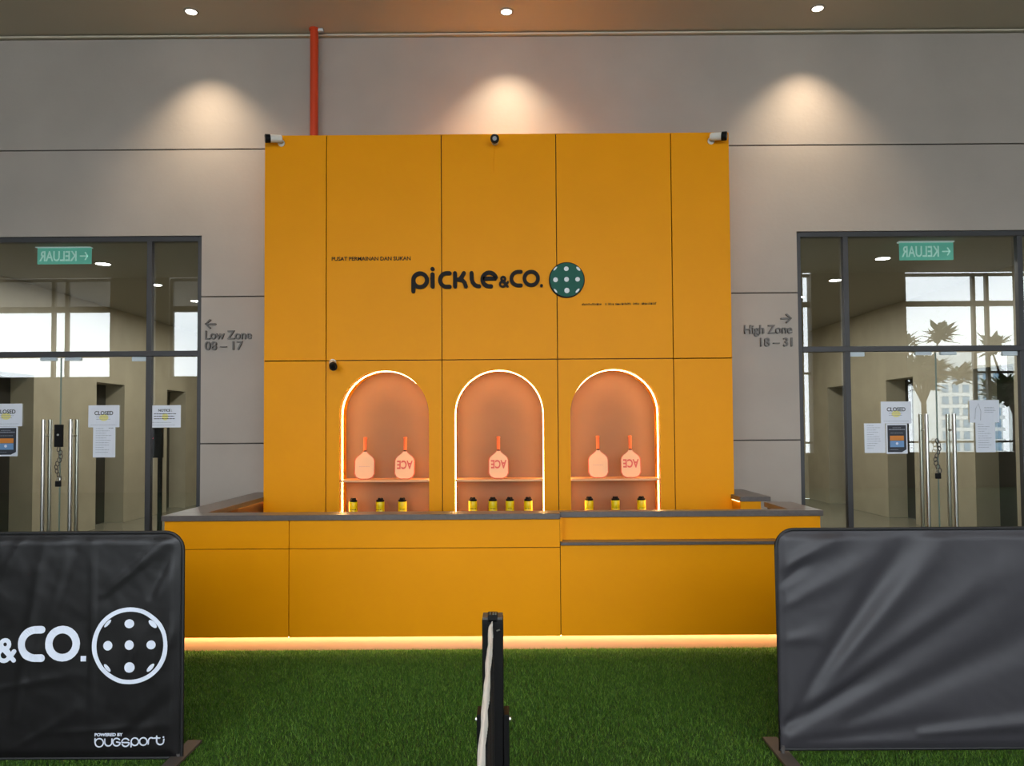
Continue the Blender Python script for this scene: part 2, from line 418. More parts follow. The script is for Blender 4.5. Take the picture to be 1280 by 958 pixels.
# lift lobbies behind the glass --------------------------------------------------
def lobby(side, xo, xi, n):
    """xo: outer wall with lift openings, xi: inner wall"""
    s = -1 if xo < 0 else 1
    Y0, Y1, H = YW+0.25, 17.0, 3.67
    struct(bx('floor_lobby_'+side, M['lobbyfloor'], None, min(xo, xi)-0.6, max(xo, xi)+0.6, Y0-0.25, Y1, -0.1, -0.002))
    struct(bx('ceiling_lobby_'+side, M['lobbyceil'], None, min(xo, xi)-0.6, max(xo, xi)+0.6, Y0, Y1, H, H+0.1))
    struct(bx('wall_lobby_inner_'+side, M['stone'], None, min(xi, xi-s*0.1), max(xi, xi-s*0.1), Y0, Y1, 0, H))
    struct(bx('wall_lobby_end_'+side, M['stone'], None, min(xo, xi), max(xo, xi), Y1, Y1+0.1, 0, H))
    Wl = struct(empty('wall_lobby_outer_'+side, (xo, Y0, 0)))
    d = s*0.4
    m = MB(); ops = [(9.98, 10.86), (12.5, 13.4), (15.05, 15.9)]; y = Y0
    for a, b in ops:
        m.box(min(0, d), max(0, d), y-Y0, a-Y0, 0, H); m.box(min(0, d), max(0, d), a-Y0, b-Y0, 2.39, H); y = b
    m.box(min(0, d), max(0, d), y-Y0, Y1-Y0, 0, H)
    m.build('stone_cladding', M['stone'], Wl)
    for a, b in ops:
        q = empty('lift_door', (d*0.88, (a+b)/2-Y0, 0)); q.parent = Wl
        bx('door_leaf', M['lift'], q, -0.02, 0.02, -(b-a)/2, -0.003, 0, 2.39); bx('door_leaf', M['lift'], q, -0.02, 0.02, 0.003, (b-a)/2, 0, 2.39)
    # return walls closing the lobby front beside the glass
    o = OP[0] if s < 0 else OP[1]
    ex = o[0] if s < 0 else o[1]
    return H
def ceiling_lamp(name, x, y, z, label, group, m, r=0.07, kind='lobby', power=30, drop=0.0):
    t = tag(empty(name, (x, y, z)), label, 'ceiling light', group)
    MB().lathe([(r+0.018, 0), (r+0.018, -0.006), (r, -0.010), (r, -0.003)], 28).build('trim_ring', M['trim'], t, smooth=True)
    MB().lathe([(r*0.97, -0.005), (r*0.97, -0.007)], 28).build('diffuser', m, t)
    ld = bpy.data.lights.new('lamp_light', 'SPOT' if kind == 'hall' else 'AREA'); ld.energy = power
    if kind == 'hall':
        ld.spot_size = math.radians(98 if y > 6 else 120); ld.spot_blend = 1.0; ld.color = (1, 0.80, 0.58); ld.shadow_soft_size = 0.04
    else:
        ld.shape = 'DISK'; ld.size = 2*r; ld.color = (1, 0.98, 0.93)
    lo = bpy.data.objects.new('lamp_light', ld); COL.objects.link(lo); lo.parent = t; lo.location = (0, 0, -0.02-drop)
    return t, lo
for side, xo, xi, lx in (('left', -6.8, -2.95, -5.08), ('right', 6.5, 2.68, 4.58)):
    H = lobby(side, xo, xi, 1)
    names = ['nearest the glass doors', 'second from the glass doors', 'third from the glass doors', 'fourth from the glass doors', 'farthest from the glass doors']
    for k in range(5):
        ceiling_lamp('lobby_downlight', lx, 9.45+1.4*k, H, 'round white downlight in %s lift lobby ceiling, %s' % (side, names[k]), 'lift lobby downlights', M['lampw'], 0.085, 'lobby', 30)
# KELUAR exit signs, seen from behind through the glass
for side, px0, px1, py0, py1, tiltl in (('left', 47, 114, 306, 330, 0), ('right', 1124, 1192, 299, 325, 0)):
    a = at(px0, py0, 8.6); b = at(px1, py1, 8.6)
    cx, wdt, hgt = (a.x+b.x)/2, b.x-a.x, a.z-b.z
    t = tag(empty('exit_sign', (cx, 8.6, b.z)), 'green exit sign lettered KELUAR, seen from behind in the %s lobby' % side, 'sign', 'exit signs in the lift lobbies')
    bx('sign_panel', M['exit'], t, -wdt/2, wdt/2, 0, 0.01, 0, hgt*0.82)
    bx('sign_housing', M['bar'], t, -wdt/2-0.01, wdt/2, -0.03, 0.04, hgt*0.82, hgt, 0.004)
    for sx_ in (-1, 1): MB().tube([(sx_*wdt*0.35, 0.005, hgt), (sx_*wdt*0.35, 0.005, 3.67-b.z)], 0.006, 8).build('hanger_rod', M['alu'], t)
    glyphs('letter', 'KELUAR', hgt*0.72, 0.004, M['exit_text'], t, (-wdt*0.11, -0.001, hgt*0.16), width=wdt*0.70, bold=0.002, mirror=True, centre=True)
    m = MB(); hz = hgt*0.40; x0_ = wdt*0.30
    stroke(m, [(x0_, hz), (x0_+wdt*0.13, hz)], 0.014, -0.005, -0.001); stroke(m, [(x0_+wdt*0.09, hz+0.04), (x0_+wdt*0.13, hz), (x0_+wdt*0.09, hz-0.04)], 0.014, -0.005, -0.001)
    m.build('sign_arrow', M['exit_text'], t)

# window wall behind the photographer ------------------------------------------
wr = struct(empty('wall_behind', (0, YB, 0)))
solid = MB()
for a, b in ((-10.4, -8.9), (-8.1, -6.6), (6.6, 7.48), (7.70, 10.12)): solid.box(a, b, -0.3, 0, 0, ZC)
wn = 3
def window_bay(x0, x1, xs_, n, sill=0.9):
    solid.box(x0, x1, -0.3, 0, 0, sill)
    W = struct(empty('window_%d' % n, ((x0+x1)/2, YB-0.15, 0))); ox = (x0+x1)/2
    for z0, z1 in ((0, 0.08), (1.14, 1.19), (2.93, 2.99), (4.68, 4.82), (ZC-0.08, ZC)):
        bx('window_bar', M['winframe'], W, x0-ox, x1-ox, -0.03, 0.03, z0, z1)
    for x in ([x0+0.03]+xs_+[x1-0.03] if x1-x0 > 0.5 else []): bx('window_mullion', M['winframe'], W, x-0.04-ox, x+0.04-ox, -0.05, 0.05, 0, ZC)
    return W
window_bay(-6.6, 6.6, [-4.4, -2.2, 0, 2.2, 4.4], 3)
window_bay(10.12, HX, [11.95, 12.3, 13.7], 4)
window_bay(-HX, -10.4, [-13.9, -11.95, -11.6], 5, 2.93)
window_bay(-8.9, -8.1, [], 6, 2.93)
window_bay(7.48, 7.70, [], 7)

solid.build('wall_core', M['wallrear'], wr)
# terrace, trees, towers outside (only ever seen mirrored in the glass doors)
struct(bx('floor_terrace', M['deck'], None, -40, 40, -22, YB-0.3, -0.25, -0.1))
struct(bx('ceiling_canopy', M['wallrear'], None, -22, -7, -10.5, YB-0.31, 5.56, 5.85))
def tree(x, y, h, n, seed, label):
    r = random.Random(seed); t = tag(empty('frangipani_tree', (x, y, -0.1)), label, 'tree', 'terrace trees')
    tr_ = MB(); tips = []
    tr_.tube([(0, 0, 0), (0.05, 0, h*0.3), (0, 0.05, h*0.55)], [0.11, 0.09, 0.07], 8)
    for k in range(7):
        a = 2*PI*k/7+r.random(); rr = h*0.12*(0.6+r.random())
        mid = (rr*0.5*math.cos(a), rr*0.5*math.sin(a), h*(0.62+0.1*r.random()))
        tip = (rr*math.cos(a)*1.3, rr*math.sin(a)*1.3, h*(0.55+0.45*r.random()))
        tr_.tube([(0, 0.05, h*0.5), mid, tip], [0.055, 0.04, 0.02], 6); tips.append(Vector(tip)); tips.append(Vector(mid))
    tr_.build('trunk', M['bark'], t, smooth=True)
    lf = MB()
    for k in range(n):
        c = tips[k % len(tips)]; a = r.uniform(0, 2*PI); e = r.uniform(-0.4, 1.0); L = r.uniform(0.35, 0.6); W_ = L*0.2
        d = Vector((math.cos(a)*math.cos(e), math.sin(a)*math.cos(e), math.sin(e))); sd = d.cross(Vector((0, 0, 1))).normalized()*W_
        b = c+Vector((r.uniform(-.12, .12), r.uniform(-.12, .12), r.uniform(-.15, .15))); u = Vector((0, 0, 0.03))
        v = [b, b+d*L*0.5+sd+u, b+d*L, b+d*L*0.5-sd+u, b+d*L*0.5+u*0.2]
        lf.add(v, [(0, 1, 4), (1, 2, 4), (2, 3, 4), (3, 0, 4)])
    o = lf.build('foliage', M['leaf'], t); o['kind'] = 'stuff'
tree(12.1, -7.5, 4.7, 900, 1, 'large-leaved tree on the terrace, mirrored beside the pull handles of the right doors')
tree(14.2, -6.6, 3.9, 800, 2, 'large-leaved tree on the terrace, mirrored at the right edge of the photo')
def tower(x, y, w_, d_, z1, label, fl_=26):
    t = tag(empty('apartment_tower', (x, y, -60)), label, 'building', 'distant towers')
    bx('tower_body', M['tower'], t, -w_/2, w_/2, -d_/2, d_/2, 0, z1+60)
    bx('roof_block', M['tower'], t, -w_/4, w_/4, -d_/4, d_/4, z1+60, z1+64)
    nb = 6; proto = None
    for i in range(nb):
        xx = -w_/2+(i+0.5)*w_/nb
        o = bx('window_strip', M['tower_glass'], t, xx-w_/nb*0.3, xx+w_/nb*0.3, d_/2-0.2, d_/2+0.15, 4, z1+58)
    sl = MB()
    for k in range(fl_):
        z = z1+58-k*3.0; sl.box(-w_/2-0.3, w_/2+0.3, d_/2, d_/2+0.5, z, z+0.9)
    s_ = sl.build('balcony_bands', M['tower'], t); s_['kind'] = 'stuff'
tower(118, -190, 16, 14, 17, 'pale high-rise tower mirrored left of centre in the right glass doors')
tower(150, -200, 14, 14, 23, 'tallest pale tower mirrored above the right door papers')
tower(166, -205, 11, 14, 14, 'blue-grey tower mirrored right of the tallest tower')
tower(-150, -190, 30, 16, 16, 'pale apartment block mirrored in the left glass doors')

# ================================================================= CEILING LAMPS + PIPE
for (px, py), nm in zip(((239, 14), (633, 14), (1022, 10)), ('left of the yellow display wall', 'above the middle of the yellow display wall', 'right, above the yellow wall corner')):
    z = ZC
    d = RM @ Vector(((px-640)/F, -(py-479-SHIFT)/F, -1)); p = CAM+d*((z-CAM.z)/d.z)
    ceiling_lamp('ceiling_downlight', p.x, p.y, z, 'small warm ceiling spotlight %s' % nm, 'ceiling spotlights', M['lamp'], 0.05, 'hall', 195)
k = 0
for y_, row in ((4.1, 'nearer row'), (0.9, 'farther row')):  # two unseen rows of lamps added as warm fill for the hall
    for x_, nm in ((-3.0, 'left'), (0.0, 'middle'), (3.0, 'right')):
        ceiling_lamp('ceiling_downlight', x_, y_, ZC, 'added unseen warm fill light over the court, %s in the %s' % (nm, row), 'ceiling spotlights', M['lamp'], 0.05, 'hall', 80)
a = at(387, 100, 7.42); b = at(397, 100, 7.42); r = (b.x-a.x)/2
t = tag(empty('sprinkler_pipe', ((a.x+b.x)/2, 7.44, 4.0)), 'orange vertical pipe from ceiling down behind yellow wall', 'pipe')
MB().tube([(0, 0, 0.314), (0, 0, ZC-4.0)], r, 20).build('pipe', M['orange_pipe'], t, smooth=True)
MB().lathe([(r*1.25, 0), (r*1.25, 0.02)], 20, (0, 0, ZC-4.02)).build('ceiling_collar', M['orange_pipe'], t)
m = MB().box(r, r+0.05, -0.02, 0.02, ZC-4.03, ZC-4.005); m.build('pipe_bracket', M['alu'], t)

# ================================================================= YELLOW DISPLAY WALL
dw = tag(empty('display_unit', (0, YF, 0)), 'tall yellow panelled display unit with three arched lit niches', 'display unit')
FX = [at(331, 300, YF).x]+[at(x, 310, YF).x for x in (407.8, 552, 695.8, 840)]+[at(912.5, 300, YF).x]
FZ = at(620, 168, YF).z; SZ = at(620, 449.7, YF).z; NB = 0.795
g = 0.004
NW = 0.408; NTOP = at(624, 462.0, YF).z; NS = NTOP-NW
NC = [at(x, 550, YF).x for x in (480.3, 624, 769.3)]
def archpts(cx, r, z0, zs, n=28):
    return [(cx-r, z0)]+[(cx-r*math.cos(PI*k/n), zs+r*math.sin(PI*k/n)) for k in range(n+1)]+[(cx+r, z0)]
for i in range(5):
    a, b = FX[i]+(g if i else 0), FX[i+1]-(g if i < 4 else 0)
    bx('panel', M['yellow'], dw, a, b, 0, 0.018, SZ+g, FZ, 0.002)
    if 1 <= i <= 3:
        ap = archpts(NC[i-1], NW, NB, NS)
        MB().prism([(a, NB)]+ap+[(b, NB), (b, SZ-g), (a, SZ-g)], 0, 0.018).build('panel', M['yellow'], dw)
        bx('panel', M['yellow'], dw, a, b, 0, 0.018, 0.1, NB-g)
    else:
        bx('panel', M['yellow'], dw, a, b, 0, 0.018, 0.1, SZ-g, 0.002)
ND = 0.29
cb = MB()   # carcass behind the panels with the arch holes left free
cb.box(FX[0], FX[-1], 0.018, 0.04, SZ-0.03, FZ-0.001)
cb.box(FX[0], FX[-1], ND+0.03, YW-YF, 0, FZ-0.001)
cb.box(FX[0], FX[1]+0.02, 0.018, ND+0.03, 0, FZ-0.001); cb.box(FX[4]-0.02, FX[-1], 0.018, ND+0.03, 0, FZ-0.001)
cb.box(FX[0], FX[-1], 0.04, ND+0.03, FZ-0.03, FZ-0.001)
for s_ in (FX[2], FX[3]): cb.box(s_-0.03, s_+0.03, 0.018, 0.04, 0, SZ)
cb.build('carcass', M['seam'], dw)
for a, b in ((FX[0]-0.002, FX[0]), (FX[-1], FX[-1]+0.002)): bx('side_panel', M['yellow'], dw, a, b, 0.0, YW-YF, 0.1, FZ)
bx('top_panel', M['yellow'], dw, FX[0], FX[-1], 0.0, YW-YF, FZ, FZ+0.003)
def arch_band(cx, r0, r1, y0, y1, zb):
    A0 = archpts(cx, r0, zb, NS); A1 = archpts(cx, r1, zb, NS); n = len(A0); m = MB()
    v = [(x, y, z) for y in (y0, y1) for P in (A0, A1) for x, z in P]; f = []
    for i in range(n-1):
        f += [(i, i+1, n+i+1, n+i), (2*n+i, 3*n+i, 3*n+i+1, 2*n+i+1), (i, 2*n+i, 2*n+i+1, i+1), (n+i, n+i+1, 3*n+i+1, 3*n+i)]
    f += [(0, n, 3*n, 2*n), (n-1, 3*n-1, 4*n-1, 2*n-1)]
    return m.add(v, f)
SHZ = at(640, 599.5, YF).z
for k, cx in enumerate(NC):
    bk = MB().prism(archpts(cx, NW+0.012, NB, NS), ND, ND+0.01); bk.v = [(x-cx, y, z-NB) for x, y, z in bk.v]
    nn = bk.build('niche', M['niche'], dw, loc=(cx, 0, NB))
    def P(mb, name, m, **kw):
        mb.v = [(x-cx, y, z-NB) for x, y, z in mb.v]; return mb.build(name, m, nn, **kw)
    P(arch_band(cx, NW, NW+0.012, 0.018, ND, NB), 'jamb_lining', M['yellow'], smooth=True)
    P(arch_band(cx, NW-0.005, NW-0.0005, 0.10, 0.122, NB+0.001), 'led_strip', M['led'], smooth=True)
    P(MB().box(cx-NW, cx+NW, 0.018, ND, NB-0.02, NB), 'niche_floor', M['shelf'])
    P(MB().box(cx-NW+0.007, cx+NW-0.007, 0.0, ND, SHZ-0.018, SHZ), 'shelf', M['shelf'], bevel=0.002)

# lettering on the display wall
K = F/YF
def tfw(ox, oz):
    c = at(ox, oz, YF)
    return lambda x, y: (c.x+(x-ox)/K, c.z-(y-oz)/K)
sg = tag(empty('wall_lettering', (0, YF, 0)), 'large raised black rounded shop name lettering on yellow wall', 'lettering')
letters(tfw(597, 350), 1/K, -0.025, -0.0005, M['letter'], sg)
em = tag(empty('ball_emblem', (0, YF, 0)), 'round green perforated ball emblem with white holes on yellow wall', 'emblem')
q = at(708.3, 350.6, YF)
m = MB(); disc(m, q.x, q.z, 22.4/K, -0.022, -0.0005, n=48); m.build('black_rim', M['letter'], em)
m = MB(); disc(m, q.x, q.z, 21.2/K, -0.030, -0.0222, n=48); m.build('green_disc', M['green'], em)
def ball_marks(cx, cz, s, y0, y1, m_, par, depth_of=None):
    for dx, dy, rx, rz, an in ((-.6, 13.8, 3.0, 2.8, 0), (-14.2, 0, 2.9, 3.0, 0), (-.4, .4, 3.0, 3.0, 0), (13.4, .4, 2.9, 2.8, 0), (-.1, -13.6, 3.2, 3.3, 0),
                               (-14.4, 14.0, 3.2, .95, 48), (14.4, 13.6, 3.3, 1.5, -45), (-14.3, -13.9, 3.0, 1.1, -50), (13.2, -13.9, 3.3, 1.3, 47)):
        mb = MB(); disc(mb, cx+dx*s, cz+dy*s, rx*s, y0, y1, rz*s, math.radians(an), 18)
        if depth_of: mb.v = [(x, y+depth_of(x, z), z) for x, y, z in mb.v]
        mb.build('white_hole', m_, par, fix=True)
ball_marks(q.x, q.z, 1/K, -0.033, -0.0302, M['white'], em)
p = at(414.5, 326.2, YF)
t = tag(empty('small_lettering', (0, YF, 0)), 'small black raised line reading PUSAT PERMAINAN DAN SUKAN', 'lettering')
glyphs('letter', 'PUSAT PERMAINAN DAN SUKAN', 6.8/K, 0.008, M['letter'], t, (p.x, -0.0005, p.z), width=99.5/K, bold=0.0004)
# tiny unreadable registration line: only its strokes
t = tag(empty('fine_print_line', (0, YF, 0)), 'tiny black line of small print below the green ball emblem', 'lettering')
m = MB(); p0 = at(727.5, 380.6, YF); p1 = at(820, 379.4, YF); x = p0.x; rr = random.Random(3)
gaps = [(751, 756), (758, 759.5), (767, 768.5), (789, 790.5), (799, 801)]
while x < p1.x:
    px = 727.5+(x-p0.x)*K
    if not any(a_ < px < b_ for a_, b_ in gaps):
        h = rr.uniform(0.6, 1.0)*3.2/K; z = p0.z+(p1.z-p0.z)*(x-p0.x)/(p1.x-p0.x)-1.6/K
        m.box(x, x+0.0035, -0.003, -0.0005, z, z+h)
        if rr.random() < 0.6: m.box(x, x+0.010, -0.003, -0.0005, z+h*rr.choice((0, .45, .8)), z+h*rr.choice((0, .45, .8))+0.004 if False else z+h*0.5+0.004)
    x += 0.0085
m.build('print_strokes', M['letter'], t)['kind'] = 'stuff'

# CCTV cameras ----------------------------------------------------------------
def cctv(px, py, aim, label, L=0.135, base=None, r=0.036, YY=YF):
    p = at(px, py, YY-0.09)
    t = tag(empty('security_camera', p), label, 'camera', 'bullet security cameras')
    d = Vector(aim).normalized(); b0 = -d*L*0.5; b1 = d*L*0.5
    MB().tube([b0, b0+d*0.01, b1-d*0.045], [r*0.7, r*0.95, r], 18).build('body', M['cctv'], t, smooth=True)
    MB().tube([b1-d*0.045, b1-d*0.004, b1], [r*1.1, r*1.12, r*1.02], 18).build('front_hood', M['black'], t, smooth=True)
    MB().tube([b1+d*0.0005, b1+d*0.002], [r*0.6, r*0.55], 16).build('lens', M['lens'], t)
    bp = Vector(base) if base else Vector((0, 0.085, 0.0))
    MB().tube([b0+d*0.04, b0*0.6+bp*0.5, bp], [0.012, 0.012, 0.014], 10).build('bracket_arm', M['cctv'], t, smooth=True)
    MB().tube([bp+Vector((0, -0.006, 0)), bp+Vector((0, 0.004, 0))], [0.032, 0.032], 18).build('wall_plate', M['cctv'], t, smooth=True)
    return t
cctv(342, 173.5, (-1, -0.45, -0.12), 'white bullet security camera on top left corner of yellow wall', 0.15, base=(0.045, 0.085, -0.01))
cctv(618.5, 174.5, (0.0, -1, -0.2), 'black-faced security camera on top edge mid yellow wall', 0.12, base=(0, 0.085, 0.01))
cctv(898, 170.5, (1, -0.45, -0.12), 'white bullet security camera on top right corner of yellow wall', 0.15, base=(-0.045, 0.085, -0.01))
cctv(416, 456.5, (0.33, -1, -0.42), 'white bullet security camera above the left arched niche', 0.13, base=(-0.02, 0.085, 0.03), r=0.032)
t = bpy.data.objects['security_camera.001']
MB().tube([(-0.004, 0.084, -0.03), (-0.01, 0.086, -0.15), (-0.014, 0.086, -0.28)], 0.003, 6).build('shadow_line', M['yellow'], t)  # thin yellow tube standing in for a faint shadow line on the wall

# paddles on the shelves ----------------------------------------------------------
def make_paddle(ace):
    t = empty('pickleball_paddle')
    w_, h_ = 0.0925, 0.262
    out = [(-0.052, 0.004), (-0.035, 0.0), (0.035, 0.0), (0.052, 0.004), (0.078, 0.02), (w_, 0.05), (w_, 0.17), (0.086, 0.192), (0.070, 0.212), (0.040, 0.235), (0.022, 0.252), (0.018, h_), (-0.018, h_), (-0.022, 0.252), (-0.040, 0.235), (-0.070, 0.212), (-0.086, 0.192), (-w_, 0.17), (-w_, 0.05), (-0.078, 0.02)]
    MB().prism(out, -0.007, 0.007).build('edge_guard', M['paddle_edge'], t, 0.002)
    s = [(x*0.93, 0.006+z*0.955) for x, z in out]
    MB().prism(s, -0.0085, 0.0085).build('paddle_face', M['paddle'], t)
    m = MB(); m.tube([(0, 0, h_-0.004), (0, 0, h_+0.006)], [0.016, 0.014], 12).build('grip_collar', M['black'], t)
    m = MB(); m.tube([(0, 0, h_+0.006), (0, 0, 0.30), (0, 0, 0.375), (0, 0, 0.380)], [0.0145, 0.0155, 0.0155, 0.0175], 12); m.tube([(0, 0, 0.380), (0, 0, 0.392)], [0.0185, 0.0165], 12)
    m.build('grip', M['grip'], t, smooth=True)
    if ace:
        text('face_lettering', 'ACE', 0.105, 0.001, M['pink'], t, (0, -0.0088, 0.168), bold=0.003, rot=PI, sxs=0.72)
    else:
        m = MB()
        for k in range(9): m.box(-0.048+k*0.0108, -0.041+k*0.0108, -0.0095, -0.0087, 0.115+0.002*(k % 2), 0.122-0.001*(k % 3))
        m.build('face_print', M['faint'], t)
    return t
pa = make_paddle(True); pp = make_paddle(False)
pl = [(506, 1, 'left', 'peach pickleball paddle reading ACE upside down in left niche'), (456, 0, 'left', 'peach paddle with only a faint printed line in left niche'),
      (623.3, 1, 'mid', 'peach paddle with red ACE alone on the middle niche shelf'), (747.8, 0, 'right', 'peach paddle with faint small print, left one in right niche'),
      (788.4, 1, 'right', 'peach paddle with red upside-down ACE, right one in right niche')]
used = set()
for px, ace, wh, lab in pl:
    src = pa if ace else pp
    o = src if ace not in used else copy_tree(src); used.add(ace)
    p = at(px, 590, YF+0.12)
    o.location = (p.x, YF+0.10, SHZ+0.001); o.rotation_euler = (math.radians(-9), 0, math.radians(rng.uniform(-3, 3)))
    tag(o, lab, 'paddle', 'paddles on the niche shelves')

# yellow tins ----------------------------------------------------------------------
def make_tin(m_):
    t = empty('yellow_tin')
    MB().lathe([(0.037, 0), (0.040, 0.003), (0.040, 0.060), (0.0385, 0.063), (0.040, 0.066), (0.040, 0.128), (0.038, 0.131)], 22).build('tin_body', m_, t, smooth=True)
    MB().lathe([(0.035, 0.131), (0.036, 0.133), (0.036, 0.146), (0.030, 0.149)], 22).build('lid', M['black'], t, smooth=True)
    k = MB()
    for a_ in (0, 2.1, 4.2): k.lathe([(0.013, 0.149), (0.013, 0.160), (0.007, 0.166)], 10, (0.014*math.cos(a_+.5), 0.014*math.sin(a_+.5), 0))
    k.build('lid_knob', M['black'], t, smooth=True)
    mk = MB()
    for a_ in (-2.1, -1.75, -1.4, -1.05):
        mk.box(0.0402*math.cos(a_)-0.004, 0.0402*math.cos(a_)+0.004, 0.0402*math.sin(a_)-0.001, 0.0402*math.sin(a_), 0.060, 0.066)
    mk.build('body_mark', M['seam'], t)
    return t
ta = make_tin(M['can']); tb = make_tin(M['can2']); ta_used = tb_used = False
tins = [(441.5, 0, 'left niche, leftmost of three, beside the lit strip'), (475.3, 1, 'left niche, middle of three under the shelf'), (503, 0, 'left niche, rightmost of three under the shelf'),
        (591, 0, 'middle niche, leftmost of four'), (616, 1, 'middle niche, second from the left of four'), (637.3, 1, 'middle niche, third from the left of four'), (660.3, 0, 'middle niche, rightmost of four'),
        (736.3, 0, 'right niche, leftmost of three'), (769.3, 1, 'right niche, middle of three'), (801.8, 0, 'right niche, rightmost of three')]
for px, c, lab in tins:
    if c: o = tb if not tb_used else copy_tree(tb); tb_used = True
    else: o = ta if not ta_used else copy_tree(ta); ta_used = True
    p = at(px, 630, YF+0.10); o.location = (p.x, YF+0.10, NB+0.001); o.rotation_euler.z = rng.uniform(-.3, .3)
    tag(o, ('lime-yellow' if c else 'bright yellow')+' black-lidded tin in the '+lab, 'tin', 'yellow tins in the niches')

# ================================================================= RECEPTION COUNTER
rc = tag(empty('reception_counter', (0, YC, 0)), 'long yellow U-shaped reception counter with grey worktop and lit base', 'counter')
CL = at(205.5, 670, YC).x; CRt = at(1032, 655, YC).x; SX = at(700.8, 740, YC).x; VX = at(361, 740, YC).x
ZT = at(500, 643.4, YC-0.03).z; TH = 0.040; ZS = at(500, 685.7, YC).z; ZB = at(640, 795.6, YC).z
ZL = at(835, 677.6, YC-0.03).z; RC = 0.095
cpan = lambda a, b, c, d, y=0.0: bx('panel', M['yellow'], rc, a, b, y, y+0.018, c, d, 0.0015)
cpan(CL, VX-g*.6, ZS+g*.6, ZT-TH); cpan(VX+g*.6, SX-g*.6, ZS+g*.6, ZT-TH)
cpan(CL, VX-g*.6, ZB, ZS-g*.6); cpan(VX+g*.6, SX-g*.6, ZB, ZS-g*.6)
cpan(SX+g*.6, CRt, ZB, ZL-0.022); cpan(SX+g*.6, CRt, ZL, ZT-TH, RC)
bx('side_panel', M['yellow'], rc, SX-0.0005, SX+0.0175, 0.018, RC+0.018, ZL, ZT-TH)
bx('worktop', M['top'], rc, CL-0.012, SX, -0.03, 0.17, ZT-TH, ZT, 0.003)
bx('worktop', M['top'], rc, SX, CRt+0.012, RC-0.03, 0.17, ZT-TH, ZT+0.001, 0.003)
bx('worktop', M['top'], rc, 2.03, CRt+0.012, 0.1705, 0.72, ZT-TH, ZT+0.001, 0.003)
bx('desk_top', M['top'], rc, FX[0], 2.03, 0.1705, 0.62, 0.70, 0.73, 0.003)
bx('ledge', M['top'], rc, SX+g*.6, CRt+0.01, -0.03, RC, ZL-0.022, ZL, 0.002)
c = MB()
c.box(CL+0.002, CRt-0.002, RC+0.018, 0.16, ZB, ZT-TH); c.box(CL+0.002, CRt-0.002, 0.16, 0.58, ZB, 0.70); c.box(2.05, CRt-0.002, 0.16, 0.70, ZB, ZT-TH); c.box(CL+0.002, SX, 0.018, RC+0.018, ZB, ZT-TH); c.box(SX, CRt-0.002, 0.018, RC+0.018, ZB, ZL-0.022)
c.build('carcass', M['seam'], rc)
bx('end_panel', M['yellow'], rc, CL-0.0, CL+0.0019, 0.018, 0.17, ZB, ZT-TH); bx('end_panel', M['yellow'], rc, CRt-0.0019, CRt, 0.018+RC, 0.70, ZL, ZT-TH)
bx('end_panel', M['yellow'], rc, CRt-0.0019, CRt, 0.018, 0.58, ZB, ZL-0.022)
bx('kickboard', M['kick'], rc, CL+0.05, CRt-0.05, 0.055, 0.5, 0, ZB)
bx('led_strip', M['led_kick'], rc, CL+0.06, CRt-0.06, 0.020, 0.036, ZB-0.004, ZB-0.0005)
# left return running back to the wall
RI = FX[0]-0.002
bx('worktop', M['top'], rc, CL-0.012, RI, 0.1705, YW-YC-0.001, ZT-TH, ZT, 0.003)
bx('return_body', M['niche'], rc, CL, RI-0.03, 0.17, YW-YC-0.001, 0, ZT-TH)
bx('led_strip', M['led_dim'], rc, RI-0.0295, RI-0.020, 0.9, YW-YC-0.01, ZT-TH-0.004, ZT-TH-0.001)
# right return: a short slab standing against the display wall
RX0 = at(925, 627, 6.72).x; RX1 = at(963.5, 627, 6.72).x
sr = tag(empty('side_counter', ((RX0+RX1)/2, 6.74, 0)), 'short yellow side counter with grey slab right of display wall', 'counter')
hw = (RX1-RX0)/2
bx('worktop', M['top'], sr, -hw, hw, -0.02, 6.995-6.74, ZT-TH, ZT, 0.002)
bx('worktop', M['top'], sr, FX[-1]+0.004-sr.location.x, hw, 7.0-6.74, YW-6.74-0.002, ZT-TH, ZT, 0.002)
bx('body_panel', M['yellow'], sr, -hw+0.01, hw-0.08, 0, 6.995-6.74, 0, ZT-TH)
bx('body_panel', M['yellow'], sr, FX[-1]+0.004-sr.location.x, hw-0.08, 7.0-6.74, YW-6.74-0.002, 0, ZT-TH)
bx('led_strip', M['led_dim'], sr, -hw+0.001, -hw+0.0095, 0.02, 0.235, ZT-TH-0.008, ZT-TH-0.002)

